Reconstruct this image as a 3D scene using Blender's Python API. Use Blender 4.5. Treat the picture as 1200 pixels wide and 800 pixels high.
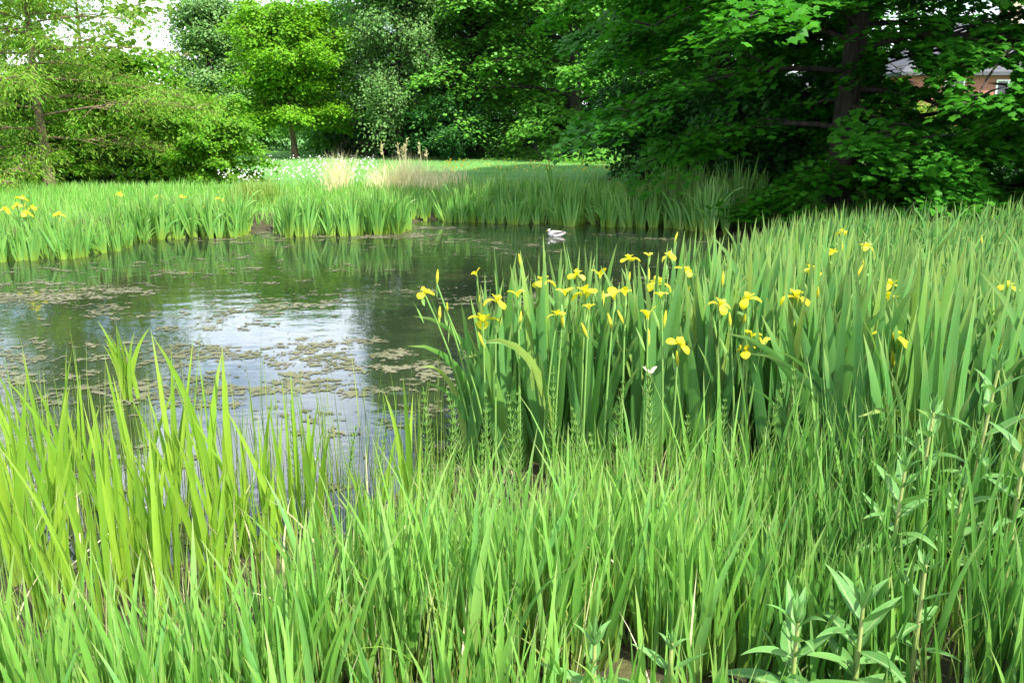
import bpy, math, random
import numpy as np
from math import radians, sin, cos, tan, pi

# ---------------------------------------------------------------- scene, camera, sky, sun, exposure
for o in list(bpy.data.objects): bpy.data.objects.remove(o)
S = bpy.context.scene
COL = S.collection
PITCH, CZ, F = radians(14.0), 1.75, 1000.0          # camera pitch, eye height above the water, focal length in 1200-px units

cam_d = bpy.data.cameras.new('camera'); cam = bpy.data.objects.new('camera', cam_d); COL.objects.link(cam)
cam.location = (0, 0, CZ); cam.rotation_euler = (pi/2 - PITCH, 0, 0)
cam_d.sensor_width = 36; cam_d.lens = 30; cam_d.clip_start = 0.05; cam_d.clip_end = 3000
S.camera = cam

SUN_EL, SUN_AZ = radians(52), radians(138)            # azimuth clockwise from +Y (the view direction): sun stands to the right, a little behind the viewer
W = bpy.data.worlds.new('World'); S.world = W; W.use_nodes = True
nt = W.node_tree; nt.nodes.clear()
def N(t, ty, **k):
    n = t.nodes.new(ty)
    for a, b in k.items(): setattr(n, a, b)
    return n
out = N(nt, 'ShaderNodeOutputWorld'); bg = N(nt, 'ShaderNodeBackground')
sky = N(nt, 'ShaderNodeTexSky', sky_type='NISHITA', sun_disc=False, sun_elevation=SUN_EL, sun_rotation=SUN_AZ)
sky.air_density = 1.0; sky.dust_density = 1.5; sky.ozone_density = 1.0
tc = N(nt, 'ShaderNodeTexCoord'); mp = N(nt, 'ShaderNodeMapping'); mp.inputs['Scale'].default_value = (1.6, 1.6, 4.2)
noi = N(nt, 'ShaderNodeTexNoise'); noi.inputs['Scale'].default_value = 1.7; noi.inputs['Detail'].default_value = 7; noi.inputs['Roughness'].default_value = .58
cr = N(nt, 'ShaderNodeValToRGB'); cr.color_ramp.elements[0].position = .42; cr.color_ramp.elements[1].position = .62
mx = N(nt, 'ShaderNodeMix', data_type='RGBA'); mx.inputs[7].default_value = (8.5, 9.0, 9.8, 1)
nt.links.new(tc.outputs['Generated'], mp.inputs[0]); nt.links.new(mp.outputs[0], noi.inputs['Vector']); nt.links.new(noi.outputs['Fac'], cr.inputs[0])
nt.links.new(cr.outputs[0], mx.inputs[0]); nt.links.new(sky.outputs[0], mx.inputs[6]); nt.links.new(mx.outputs[2], bg.inputs[0])
bg.inputs[1].default_value = 0.15
nt.links.new(bg.outputs[0], out.inputs[0])

sd = bpy.data.lights.new('sun', 'SUN'); sun = bpy.data.objects.new('sun', sd); COL.objects.link(sun)
sd.energy = 4.6; sd.angle = radians(0.8); sd.color = (1.0, .95, .86)
sun.rotation_euler = (pi/2 - SUN_EL, 0, pi - SUN_AZ); sun.location = (20, 5, 30)
S.view_settings.view_transform = 'Standard'; S.view_settings.look = 'None'
S.view_settings.exposure = 1.4; S.view_settings.gamma = 1
S.cycles.max_bounces = 6; S.cycles.diffuse_bounces = 3; S.cycles.transmission_bounces = 4; S.cycles.glossy_bounces = 2
S.cycles.use_denoising = True
try: S.cycles.denoiser = 'OPENIMAGEDENOISE'
except Exception: pass

R = np.random.default_rng(11); random.seed(5)
def at(px, py, z):
    """world point of height z seen at a photo position (1200 x 800)"""
    dx, dy = (px-600)/F, (400-py)/F
    d = np.array([dx, cos(PITCH)+dy*sin(PITCH), -sin(PITCH)+dy*cos(PITCH)])
    t = (z-CZ)/d[2]
    return np.array([d[0]*t, d[1]*t, z])
def zat(py, Y):
    """height that stands at photo row py at distance Y"""
    dy = (400-py)/F
    return CZ + Y*(-sin(PITCH)+dy*cos(PITCH))/(cos(PITCH)+dy*sin(PITCH))
def xat(px, Y, z=0.3):
    return (px-600)/F*(Y*cos(PITCH)-(z-CZ)*sin(PITCH))

# ---------------------------------------------------------------- helpers
def tag(o, label=None, cat=None, group=None, kind=None):
    if label: o['label'] = label
    if cat: o['category'] = cat
    if group: o['group'] = group
    if kind: o['kind'] = kind
    return o
def npmesh(name, V, faces, uv=None, smooth=True):
    """faces: list of (n,k) int arrays"""
    me = bpy.data.meshes.new(name)
    V = np.asarray(V, np.float32)
    if isinstance(faces, np.ndarray): faces = [faces]
    faces = [np.asarray(f, np.int32) for f in faces if len(f)]
    loops = np.concatenate([f.ravel() for f in faces])
    tot = np.concatenate([np.full(len(f), f.shape[1], np.int32) for f in faces])
    me.vertices.add(len(V)); me.vertices.foreach_set('co', V.ravel())
    me.loops.add(len(loops)); me.loops.foreach_set('vertex_index', loops)
    me.polygons.add(len(tot)); me.polygons.foreach_set('loop_start', np.concatenate([[0], np.cumsum(tot)[:-1]]).astype(np.int32))
    me.polygons.foreach_set('use_smooth', np.full(len(tot), smooth))
    if uv is not None:
        l = me.uv_layers.new(name='UVMap'); l.data.foreach_set('uv', np.asarray(uv, np.float32)[loops].ravel())
    me.update(calc_edges=True)
    return me
def link(name, me, mat, parent=None, loc=(0,0,0), rz=0.0, sc=1.0):
    o = bpy.data.objects.new(name, me); COL.objects.link(o)
    if mat is not None and not me.materials:
        for m in (mat if isinstance(mat, (list, tuple)) else [mat]): me.materials.append(m)
    o.parent = parent; o.location = loc; o.rotation_euler = (0, 0, rz); o.scale = (sc,)*3
    return o
def empty(name, loc, rz=0.0, sc=1.0):
    o = bpy.data.objects.new(name, None); COL.objects.link(o); o.location = loc; o.rotation_euler = (0,0,rz); o.scale = (sc,)*3
    o.empty_display_size = .1
    return o
class Geo:
    def __init__(s): s.V=[]; s.F={}; s.U=[]; s.n=0
    def add(s, V, F, U=None):
        s.V.append(V); s.U.append(U if U is not None else np.zeros((len(V),2)))
        s.F.setdefault(F.shape[1], []).append(F+s.n); s.n += len(V)
    def mesh(s, name, smooth=True):
        return npmesh(name, np.concatenate(s.V), [np.concatenate(f) for f in s.F.values()], np.concatenate(s.U), smooth)
    def arrays(s):
        return np.concatenate(s.V), [np.concatenate(f) for f in s.F.values()], np.concatenate(s.U)

def ribbons(base, az, lean, length, width, bend, phi, segs=7, prof='blade', fold=.12, bpow=1.6, twist=0.0, rid=None):
    """sword / grass leaves: base (n,3); az lean azimuth; lean from vertical; bend extra tilt at tip; phi blade facing"""
    n = len(base); A = lambda x: np.broadcast_to(np.asarray(x, float), (n,))
    az, lean, length, width, bend, phi, twist = map(A, (az, lean, length, width, bend, phi, twist))
    t = np.linspace(0, 1, segs+1)
    th = lean[:,None] + bend[:,None]*t[None,:]**bpow
    h = np.stack([np.sin(az), np.cos(az), 0*az], 1)
    T = np.sin(th)[...,None]*h[:,None,:] + np.cos(th)[...,None]*np.array([0,0,1.])
    step = (T[:,1:]+T[:,:-1])*.5*(length/segs)[:,None,None]
    C = np.concatenate([base[:,None,:], base[:,None,:]+np.cumsum(step,1)],1)
    ph = phi[:,None]+twist[:,None]*t[None,:]
    wv = np.stack([np.sin(ph), np.cos(ph), 0*ph], -1)
    wv = wv - T*np.sum(wv*T,-1,keepdims=True); wv /= np.linalg.norm(wv,axis=-1,keepdims=True)+1e-9
    nn = np.cross(T, wv)
    if prof == 'blade': p = (.62+.38*np.minimum(1,t/.35))*np.clip((1-t)/.5,0,1)**.75
    elif prof == 'grass': p = (.55+.45*np.minimum(1,t/.25))*np.clip((1-t)/.75,0,1)**.8
    elif prof == 'lance': p = np.clip(t/.32,0,1)**.7*np.clip((1-t)/.68,0,1)**.85
    elif prof == 'petal': p = (.30+.70*smooth(.12,.58,t))*np.clip((1-t)/.28,0,1)**.5
    else: p = np.ones_like(t)*(1-.5*t)
    p = np.maximum(p, .012)
    hw = (width[:,None]*.5*p[None,:])[...,None]
    L = C-wv*hw; Rr = C+wv*hw; M = C+nn*hw*2*fold
    V = np.stack([L,M,Rr],2).reshape(-1,3)
    k = segs+1
    i = np.arange(n)[:,None]*(k*3)+np.arange(segs)[None,:]*3
    i = i.ravel()
    Fq = np.concatenate([np.stack([i,i+1,i+4,i+3],1), np.stack([i+1,i+2,i+5,i+4],1)])
    rid = R.integers(0,200,n) if rid is None else rid
    U = np.zeros((n,k,3,2)); U[...,0] = rid[:,None,None]+np.array([.06,.5,.94])[None,None,:]; U[...,1] = t[None,:,None]
    return V, Fq, U.reshape(-1,2)

def tube(P, rad, sides=6, rid=0, sq=1.0):
    P = np.asarray(P,float); rad = np.asarray(rad,float); k=len(P)
    T = np.gradient(P,axis=0); T /= np.linalg.norm(T,axis=1,keepdims=True)+1e-9
    ref = np.array([0,0,1.]) if abs(T[:,2]).mean()<.8 else np.array([1.,0,0])
    a = np.cross(T,ref); a/=np.linalg.norm(a,axis=1,keepdims=True)+1e-9; b=np.cross(T,a)
    th = np.arange(sides)*2*pi/sides
    V = P[:,None,:]+rad[:,None,None]*(np.cos(th)[None,:,None]*a[:,None,:]+sq*np.sin(th)[None,:,None]*b[:,None,:])
    V = V.reshape(-1,3)
    i = (np.arange(k-1)[:,None]*sides+np.arange(sides)[None,:]).ravel()
    j = (np.arange(k-1)[:,None]*sides+((np.arange(sides)+1)%sides)[None,:]).ravel()
    Fq = np.stack([i,j,j+sides,i+sides],1)
    U = np.stack([np.tile((np.arange(sides)+.5)/sides*.9+rid, k), np.repeat(np.linspace(0,1,k),sides)],1)
    return V,Fq,U

def vnoise(x, y, seed=0):
    """smooth value noise, numpy"""
    r = np.random.default_rng(seed); G = r.random((256,256))
    xi = np.floor(x).astype(int); yi = np.floor(y).astype(int); fx=x-xi; fy=y-yi
    fx=fx*fx*(3-2*fx); fy=fy*fy*(3-2*fy)
    g=lambda a,b: G[a%256,b%256]
    return (g(xi,yi)*(1-fx)+g(xi+1,yi)*fx)*(1-fy)+(g(xi,yi+1)*(1-fx)+g(xi+1,yi+1)*fx)*fy
def fbm(x,y,seed=0,o=4):
    s=0;a=.5
    for k in range(o): s=s+a*vnoise(x*2**k+k*17.3,y*2**k+k*9.1,seed+k); a*=.5
    return s/(1-.5**o)
def inpoly(x,y,P):
    ins=np.zeros(x.shape,bool); n=len(P)
    for i in range(n):
        x0,y0=P[i]; x1,y1=P[(i+1)%n]
        c=((y0>y)!=(y1>y))&(x<(x1-x0)*(y-y0)/(y1-y0+1e-12)+x0)
        ins^=c
    return ins
def sdpoly(x,y,P):
    d=np.full(x.shape,1e9); n=len(P)
    for i in range(n):
        x0,y0=P[i]; x1,y1=P[(i+1)%n]; ex,ey=x1-x0,y1-y0
        t=np.clip(((x-x0)*ex+(y-y0)*ey)/(ex*ex+ey*ey+1e-12),0,1)
        d=np.minimum(d,np.hypot(x-x0-t*ex,y-y0-t*ey))
    return np.where(inpoly(x,y,P),-d,d)
def smooth(a,b,x):
    t=np.clip((x-a)/(b-a),0,1); return t*t*(3-2*t)

# ---------------------------------------------------------------- materials
def newmat(name):
    m=bpy.data.materials.new(name); m.use_nodes=True; m.node_tree.nodes.clear(); return m,m.node_tree
def leafmat(name, cols, base=None, basew=.25, tip=None, transl=.35, tcol=1.25, rough=.45, spec=.35, vein=.0, midrib=None, bump=False):
    """cols: list of colours spread at random over the leaves; base: colour of the leaf foot; tip: of its point"""
    m,t=newmat(name)
    o=N(t,'ShaderNodeOutputMaterial'); uv=N(t,'ShaderNodeUVMap'); sp=N(t,'ShaderNodeSeparateXYZ'); t.links.new(uv.outputs[0],sp.inputs[0])
    fl=N(t,'ShaderNodeMath',operation='FLOOR'); fr=N(t,'ShaderNodeMath',operation='FRACT')
    t.links.new(sp.outputs[0],fl.inputs[0]); t.links.new(sp.outputs[0],fr.inputs[0])
    wn=N(t,'ShaderNodeTexWhiteNoise',noise_dimensions='1D'); t.links.new(fl.outputs[0],wn.inputs['W'])
    r=N(t,'ShaderNodeValToRGB'); e=r.color_ramp.elements
    while len(e)<len(cols): e.new(.5)
    for i,c in enumerate(cols): e[i].position=i/max(1,len(cols)-1); e[i].color=(*c,1)
    t.links.new(wn.outputs['Value'],r.inputs[0]); c=r.outputs[0]
    def mix(c,col,fac,blend='MIX'):
        x=N(t,'ShaderNodeMix',data_type='RGBA',blend_type=blend); t.links.new(c,x.inputs[6])
        if isinstance(col,tuple): x.inputs[7].default_value=(*col,1)
        else: t.links.new(col,x.inputs[7])
        if isinstance(fac,float): x.inputs[0].default_value=fac
        else: t.links.new(fac,x.inputs[0])
        return x.outputs[2]
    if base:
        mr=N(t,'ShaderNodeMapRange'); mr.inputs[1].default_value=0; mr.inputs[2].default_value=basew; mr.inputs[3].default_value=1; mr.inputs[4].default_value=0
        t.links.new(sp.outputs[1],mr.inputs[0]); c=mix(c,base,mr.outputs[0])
    if tip:
        mr=N(t,'ShaderNodeMapRange'); mr.inputs[1].default_value=.8; mr.inputs[2].default_value=1; mr.inputs[3].default_value=0; mr.inputs[4].default_value=.8
        t.links.new(sp.outputs[1],mr.inputs[0]); c=mix(c,tip,mr.outputs[0])
    if vein:
        w=N(t,'ShaderNodeMath',operation='SINE'); mu=N(t,'ShaderNodeMath',operation='MULTIPLY'); mu.inputs[1].default_value=44
        t.links.new(fr.outputs[0],mu.inputs[0]); t.links.new(mu.outputs[0],w.inputs[0])
        mr=N(t,'ShaderNodeMapRange'); mr.inputs[1].default_value=-1; mr.inputs[2].default_value=1; mr.inputs[3].default_value=0; mr.inputs[4].default_value=vein
        t.links.new(w.outputs[0],mr.inputs[0]); c=mix(c,(.5,.62,.3),mr.outputs[0])
        nz=N(t,'ShaderNodeTexNoise'); nz.inputs['Scale'].default_value=9; nz.inputs['Detail'].default_value=3
        mv=N(t,'ShaderNodeMapRange'); mv.inputs[1].default_value=.35; mv.inputs[2].default_value=.75; mv.inputs[3].default_value=.0; mv.inputs[4].default_value=.35
        t.links.new(nz.outputs['Fac'],mv.inputs[0]); c=mix(c,(.62,.7,.3),mv.outputs[0],'MULTIPLY')
    if midrib:
        s=N(t,'ShaderNodeMath',operation='SUBTRACT'); s.inputs[1].default_value=.5; a=N(t,'ShaderNodeMath',operation='ABSOLUTE')
        l=N(t,'ShaderNodeMath',operation='LESS_THAN'); l.inputs[1].default_value=.07
        t.links.new(fr.outputs[0],s.inputs[0]); t.links.new(s.outputs[0],a.inputs[0]); t.links.new(a.outputs[0],l.inputs[0]); c=mix(c,midrib,l.outputs[0])
    pb=N(t,'ShaderNodeBsdfPrincipled'); pb.inputs['Roughness'].default_value=rough; pb.inputs['Specular IOR Level'].default_value=spec
    t.links.new(c,pb.inputs['Base Color'])
    tr=N(t,'ShaderNodeBsdfTranslucent'); tc_=mix(c,(tcol*.95,tcol*1.0,tcol*.65),1.0,'MULTIPLY'); t.links.new(tc_,tr.inputs[0])
    ms=N(t,'ShaderNodeMixShader'); ms.inputs[0].default_value=transl
    t.links.new(pb.outputs[0],ms.inputs[1]); t.links.new(tr.outputs[0],ms.inputs[2]); t.links.new(ms.outputs[0],o.inputs[0])
    return m
def noisemat(name, stops, scale=4, detail=6, rough=.9, bump=.0, bscale=30, stretch=(1,1,1), spec=.3, dist=.02):
    m,t=newmat(name)
    o=N(t,'ShaderNodeOutputMaterial'); tc=N(t,'ShaderNodeTexCoord'); mp=N(t,'ShaderNodeMapping'); mp.inputs['Scale'].default_value=stretch
    t.links.new(tc.outputs['Object'],mp.inputs[0])
    nz=N(t,'ShaderNodeTexNoise'); nz.inputs['Scale'].default_value=scale; nz.inputs['Detail'].default_value=detail; t.links.new(mp.outputs[0],nz.inputs['Vector'])
    r=N(t,'ShaderNodeValToRGB'); e=r.color_ramp.elements
    while len(e)<len(stops): e.new(.5)
    for i,(p,c) in enumerate(stops): e[i].position=p; e[i].color=(*c,1)
    t.links.new(nz.outputs['Fac'],r.inputs[0])
    pb=N(t,'ShaderNodeBsdfPrincipled'); pb.inputs['Roughness'].default_value=rough; pb.inputs['Specular IOR Level'].default_value=spec
    t.links.new(r.outputs[0],pb.inputs['Base Color'])
    if bump:
        n2=N(t,'ShaderNodeTexNoise'); n2.inputs['Scale'].default_value=bscale; n2.inputs['Detail'].default_value=4; t.links.new(mp.outputs[0],n2.inputs['Vector'])
        b=N(t,'ShaderNodeBump'); b.inputs['Strength'].default_value=bump; b.inputs['Distance'].default_value=dist
        t.links.new(n2.outputs['Fac'],b.inputs['Height']); t.links.new(b.outputs[0],pb.inputs['Normal'])
    t.links.new(pb.outputs[0],o.inputs[0]); return m

M={}
M['iris']=leafmat('iris_leaf',[(.035,.15,.024),(.06,.20,.042),(.095,.255,.062),(.06,.195,.022),(.03,.115,.02),(.08,.235,.035),(.19,.28,.05)],base=(.13,.27,.03),basew=.25,tip=(.21,.29,.08),transl=.31,rough=.55,spec=.16,vein=.10)
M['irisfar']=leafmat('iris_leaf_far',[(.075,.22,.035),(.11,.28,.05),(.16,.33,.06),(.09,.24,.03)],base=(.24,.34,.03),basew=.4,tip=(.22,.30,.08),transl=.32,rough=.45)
M['reed']=leafmat('burreed_leaf',[(.15,.31,.018),(.20,.37,.022),(.25,.40,.03),(.11,.26,.015)],base=(.26,.33,.06),basew=.18,tip=(.26,.34,.06),transl=.46,rough=.4,vein=.10)
M['grass']=leafmat('grass_blade',[(.09,.255,.03),(.14,.33,.045),(.21,.40,.075),(.11,.31,.075)],base=(.20,.28,.05),basew=.3,tip=(.30,.34,.12),transl=.38,rough=.42,spec=.4,vein=.10)
M['deep']=leafmat('deep_grass_blade',[(.045,.165,.02),(.07,.21,.03),(.10,.26,.04)],base=(.12,.22,.04),tip=(.2,.26,.08),transl=.34,rough=.45,vein=.08)
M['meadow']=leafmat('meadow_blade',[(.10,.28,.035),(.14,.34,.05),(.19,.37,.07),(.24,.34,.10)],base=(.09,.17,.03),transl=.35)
M['straw']=leafmat('straw',[(.66,.58,.36),(.78,.70,.48),(.6,.53,.32),(.42,.44,.20)],transl=.42,rough=.7)
M['rush']=leafmat('rush',[(.12,.24,.03),(.17,.28,.04),(.24,.28,.08)],base=(.20,.20,.07),transl=.25)
M['horse']=leafmat('horsetail',[(.10,.22,.04),(.14,.27,.04)],transl=.25)
M['willow']=leafmat('loosestrife_leaf',[(.075,.20,.05),(.10,.245,.06),(.13,.29,.075)],tip=(.14,.26,.07),transl=.3,rough=.55,spec=.18,midrib=(.20,.32,.12),vein=.05)
M['wstem']=noisemat('loosestrife_stem',[(.35,(.20,.28,.07)),(.7,(.30,.30,.12))],scale=8,rough=.6)
M['fstem']=noisemat('flower_stem',[(.3,(.10,.24,.05)),(.7,(.18,.30,.07))],scale=6,rough=.5)
M['petal']=leafmat('iris_petal',[(.74,.66,.015),(.80,.73,.03),(.82,.77,.10)],transl=.35,tcol=1.05,rough=.6,spec=.2)
M['bud']=leafmat('iris_bud',[(.45,.48,.03),(.6,.55,.03)],base=(.22,.36,.06),basew=.5,transl=.25,tcol=1.0,rough=.6)
M['wither']=leafmat('withered_petal',[(.55,.52,.36),(.62,.58,.42)],transl=.3,rough=.8)
M['white']=leafmat('white_flower',[(.7,.7,.68),(.78,.76,.74)],transl=.3,tcol=1.0,rough=.8)
M['butter']=leafmat('buttercup',[(.7,.55,.02),(.75,.6,.03)],transl=.3,tcol=1.0,rough=.6)
M['bark']=noisemat('bark',[(.3,(.018,.015,.011)),(.55,(.04,.033,.025)),(.8,(.085,.072,.055))],scale=5,stretch=(3,3,.6),bump=.7,bscale=9)
M['barkwarm']=noisemat('bark_warm',[(.3,(.09,.06,.035)),(.6,(.17,.12,.075)),(.8,(.25,.19,.12))],scale=5,stretch=(3,3,.6),bump=.7,bscale=9)
M['barkpale']=noisemat('bark_pale',[(.3,(.16,.15,.13)),(.6,(.35,.33,.3)),(.8,(.5,.49,.46))],scale=4,stretch=(2,2,3),bump=.3)
def tl(n,cols,transl=.35,spec=.3,rough=.5,tcol=1.25): M[n]=leafmat(n+'_leaf',cols,transl=transl,spec=spec,rough=rough,tcol=tcol)
tl('maple',[(.026,.145,.008),(.042,.19,.011),(.062,.235,.016),(.031,.165,.012)],transl=.44,spec=.14)
tl('beech',[(.07,.225,.024),(.11,.30,.034),(.14,.345,.042),(.085,.265,.038)],transl=.38,spec=.18)
tl('lime',[(.11,.28,.012),(.145,.335,.016),(.18,.37,.022)],transl=.46,spec=.2)
tl('bush',[(.07,.22,.012),(.105,.28,.016),(.15,.33,.022),(.14,.26,.02)],transl=.44,spec=.2)
tl('larch',[(.10,.25,.02),(.14,.30,.028),(.20,.34,.035),(.17,.20,.04),(.075,.22,.018)],transl=.42,spec=.15)
tl('oak',[(.08,.17,.016),(.12,.22,.022),(.17,.27,.028)],transl=.4,spec=.2)
tl('birch',[(.11,.24,.06),(.15,.29,.085),(.19,.32,.11)],transl=.4,spec=.2)
tl('grove',[(.08,.26,.03),(.11,.31,.04),(.15,.36,.055)],transl=.42,spec=.2)
tl('copper',[(.065,.075,.022),(.085,.085,.028),(.05,.095,.028)],transl=.25)
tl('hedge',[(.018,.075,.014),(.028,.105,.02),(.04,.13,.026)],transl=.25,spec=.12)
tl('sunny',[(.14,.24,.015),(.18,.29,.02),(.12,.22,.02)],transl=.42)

# ---------------------------------------------------------------- terrain, water
POND=[(-30,2.2),(-6,2.55),(-3,2.75),(-1.4,2.9),(-.5,3.2),(-.1,3.6),(.0,4.1),(.35,4.7),(1.1,5.6),(1.9,7.0),(2.7,8.8),(3.6,11.5),(4.1,14.2),(3.2,16.0),
      (1.4,16.7),(-.9,17.4),(-2.0,17.1),(-2.25,15.6),(-4.2,15.3),(-5.0,15.0),(-6.6,14.7),(-7.1,13.0),(-9.5,12.2),(-30,11.5)]
def ground_z(x,y):
    x=np.asarray(x,float); y=np.asarray(y,float)
    d=sdpoly(x,y,POND)
    far=smooth(10,16,y)
    z=np.where(d>0, .05+(.13+.08*far)*smooth(0,1.3,d)+.04*far*smooth(3,30,d), .05-.55*smooth(0,1.6,-d))
    near=smooth(4.0,1.6,y)*(d>0)
    z=z+near*.10*smooth(.0,1.5,d)
    z=z+(d>0)*.05*(fbm(x*.8,y*.8,3)-.5)*smooth(0,1,d)
    rim=np.hypot(x,y); z=z+1.0*smooth(120,400,rim)*fbm(x*.01,y*.01,8)*4
    return z
def gz(x,y): return float(ground_z(np.array([x]),np.array([y]))[0])
u=np.linspace(-1,1,261); gx=np.sinh(u*5.6)/np.sinh(5.6)*900; 
gx=np.sort(np.concatenate([gx,np.linspace(-12,12,200)])); gy=np.sort(np.concatenate([np.sinh(u*5.2)/np.sinh(5.2)*900+8,np.linspace(0,20,160)]))
XX,YY=np.meshgrid(gx,gy); ZZ=ground_z(XX,YY)
nx_,ny_=len(gx),len(gy)
idx=(np.arange(ny_-1)[:,None]*nx_+np.arange(nx_-1)[None,:]).ravel()
me=npmesh('ground',np.stack([XX,YY,ZZ],-1).reshape(-1,3),np.stack([idx,idx+1,idx+1+nx_,idx+nx_],1))
m,t=newmat('ground')                      # grass turf above the bank, mud by the water
o=N(t,'ShaderNodeOutputMaterial'); pb=N(t,'ShaderNodeBsdfPrincipled'); pb.inputs['Roughness'].default_value=.95; pb.inputs['Specular IOR Level'].default_value=.2
g=N(t,'ShaderNodeNewGeometry'); sx=N(t,'ShaderNodeSeparateXYZ'); t.links.new(g.outputs['Position'],sx.inputs[0])
def nramp(scale,stops,detail=6):
    nz=N(t,'ShaderNodeTexNoise'); nz.inputs['Scale'].default_value=scale; nz.inputs['Detail'].default_value=detail; t.links.new(g.outputs['Position'],nz.inputs['Vector'])
    r=N(t,'ShaderNodeValToRGB'); e=r.color_ramp.elements
    while len(e)<len(stops): e.new(.5)
    for i,(p,c) in enumerate(stops): e[i].position=p; e[i].color=(*c,1)
    t.links.new(nz.outputs['Fac'],r.inputs[0]); return r.outputs[0]
turf=nramp(.6,[(.3,(.065,.18,.035)),(.55,(.095,.225,.05)),(.8,(.13,.25,.07))],8)
mud=nramp(5,[(.3,(.018,.017,.009)),(.55,(.045,.042,.018)),(.75,(.085,.085,.03))],8)
mr=N(t,'ShaderNodeMapRange'); mr.inputs[1].default_value=.19; mr.inputs[2].default_value=.25; t.links.new(sx.outputs[2],mr.inputs[0])
ry=N(t,'ShaderNodeMapRange'); ry.inputs[1].default_value=9; ry.inputs[2].default_value=12; t.links.new(sx.outputs[1],ry.inputs[0])
mul=N(t,'ShaderNodeMath',operation='MULTIPLY'); t.links.new(mr.outputs[0],mul.inputs[0]); t.links.new(ry.outputs[0],mul.inputs[1])
x=N(t,'ShaderNodeMix',data_type='RGBA'); t.links.new(mul.outputs[0],x.inputs[0]); t.links.new(mud,x.inputs[6]); t.links.new(turf,x.inputs[7])
t.links.new(x.outputs[2],pb.inputs['Base Color'])
nz=N(t,'ShaderNodeTexNoise'); nz.inputs['Scale'].default_value=24; nz.inputs['Detail'].default_value=5; t.links.new(g.outputs['Position'],nz.inputs['Vector'])
b=N(t,'ShaderNodeBump'); b.inputs['Strength'].default_value=.8; b.inputs['Distance'].default_value=.03; t.links.new(nz.outputs['Fac'],b.inputs['Height']); t.links.new(b.outputs[0],pb.inputs['Normal'])
t.links.new(pb.outputs[0],o.inputs[0])
tag(link('ground',me,m),'grassy bank and meadow ground round the pond','ground',kind='structure')

m,t=newmat('pond_water')
o=N(t,'ShaderNodeOutputMaterial'); pb=N(t,'ShaderNodeBsdfPrincipled'); pb.inputs['Roughness'].default_value=.03; pb.inputs['IOR'].default_value=1.5; pb.inputs['Specular IOR Level'].default_value=.85
g=N(t,'ShaderNodeNewGeometry')
col=nramp(.9,[(.3,(.008,.014,.008)),(.6,(.018,.024,.012)),(.8,(.035,.036,.016))],5); t.links.new(col,pb.inputs['Base Color'])
mp=N(t,'ShaderNodeMapping'); mp.inputs['Scale'].default_value=(1,1.6,1); t.links.new(g.outputs['Position'],mp.inputs[0])
nz=N(t,'ShaderNodeTexNoise'); nz.inputs['Scale'].default_value=3.2; nz.inputs['Detail'].default_value=3; t.links.new(mp.outputs[0],nz.inputs['Vector'])
b=N(t,'ShaderNodeBump'); b.inputs['Strength'].default_value=.25; b.inputs['Distance'].default_value=.012; t.links.new(nz.outputs['Fac'],b.inputs['Height']); t.links.new(b.outputs[0],pb.inputs['Normal'])
t.links.new(pb.outputs[0],o.inputs[0])
wx=np.linspace(-32,6,2); V=np.array([(-32,1.5,0),(6,1.5,0),(6,19,0),(-32,19,0)],float)
tag(link('water',npmesh('water',V,np.array([[0,1,2,3]])),m),'still dark pond water reflecting trees and sky','water',kind='structure')

# floating algae mats: irregular flakes lying on the water
cs=.02; ax=np.arange(-11,4.2,cs); ay=np.arange(2.5,17.3,cs); AX,AY=np.meshgrid(ax,ay)
big=fbm(AX*.55,AY*.9,21,4); fine=fbm(AX*3.2,AY*5.5,33,4)
sd_=-sdpoly(AX,AY,POND)
th=np.full(AX.shape,.615)
th-=.075*smooth(-1.6,-3.2,AX)*smooth(11.8,9.5,AY)*smooth(4,6,AY)              # brown mats on the left
th-=.075*np.exp(-((AX+1.1)/1.2)**2-((AY-6.4)/.9)**2)                          # pale mats in front of the iris stand
th-=.10*smooth(1.0,.0,sd_)*smooth(6.5,4.5,AY)                                # along the near shore
th-=.07*np.exp(-((AX+3.2)/2.2)**2-((AY-14.2)/.7)**2)
th-=.05*smooth(1.0,.2,sd_)
th+=.05*np.exp(-((AX+1.3)/2.)**2-((AY-10)/2.5)**2)
ff=fbm(AX*11,AY*16,35,3)
msk=(.38*big+.32*fine+.30*ff+R.normal(0,.014,AX.shape)>th)&(sd_>.02)
ci=np.argwhere(msk[:-1,:-1]); W_=len(ax)
i0=ci[:,0]*W_+ci[:,1]; fq=np.stack([i0,i0+1,i0+1+W_,i0+W_],1)
VV=np.stack([AX+R.uniform(-.4,.4,AX.shape)*cs,AY+R.uniform(-.4,.4,AX.shape)*cs,np.full(AX.shape,.003)+.003*fine],-1).reshape(-1,3)
us,inv=np.unique(fq,return_inverse=True); VV=VV[us]; fq=inv.reshape(-1,4)
M['algae']=noisemat('algae_mat',[(.3,(.04,.05,.015)),(.45,(.075,.078,.03)),(.6,(.115,.112,.06)),(.75,(.065,.085,.022))],scale=1.6,detail=8,rough=.75,bump=.6,bscale=40,spec=.5)
t=M['algae'].node_tree                      # the film is broken: water shows through between the specks
tr=N(t,'ShaderNodeBsdfTransparent'); ms=N(t,'ShaderNodeMixShader'); nz=N(t,'ShaderNodeTexNoise'); nz.inputs['Scale'].default_value=17; nz.inputs['Detail'].default_value=5
tcx=N(t,'ShaderNodeTexCoord'); rp=N(t,'ShaderNodeValToRGB'); rp.color_ramp.elements[0].position=.40; rp.color_ramp.elements[1].position=.52
t.links.new(tcx.outputs['Object'],nz.inputs['Vector']); t.links.new(nz.outputs['Fac'],rp.inputs[0]); t.links.new(rp.outputs[0],ms.inputs[0])
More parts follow.
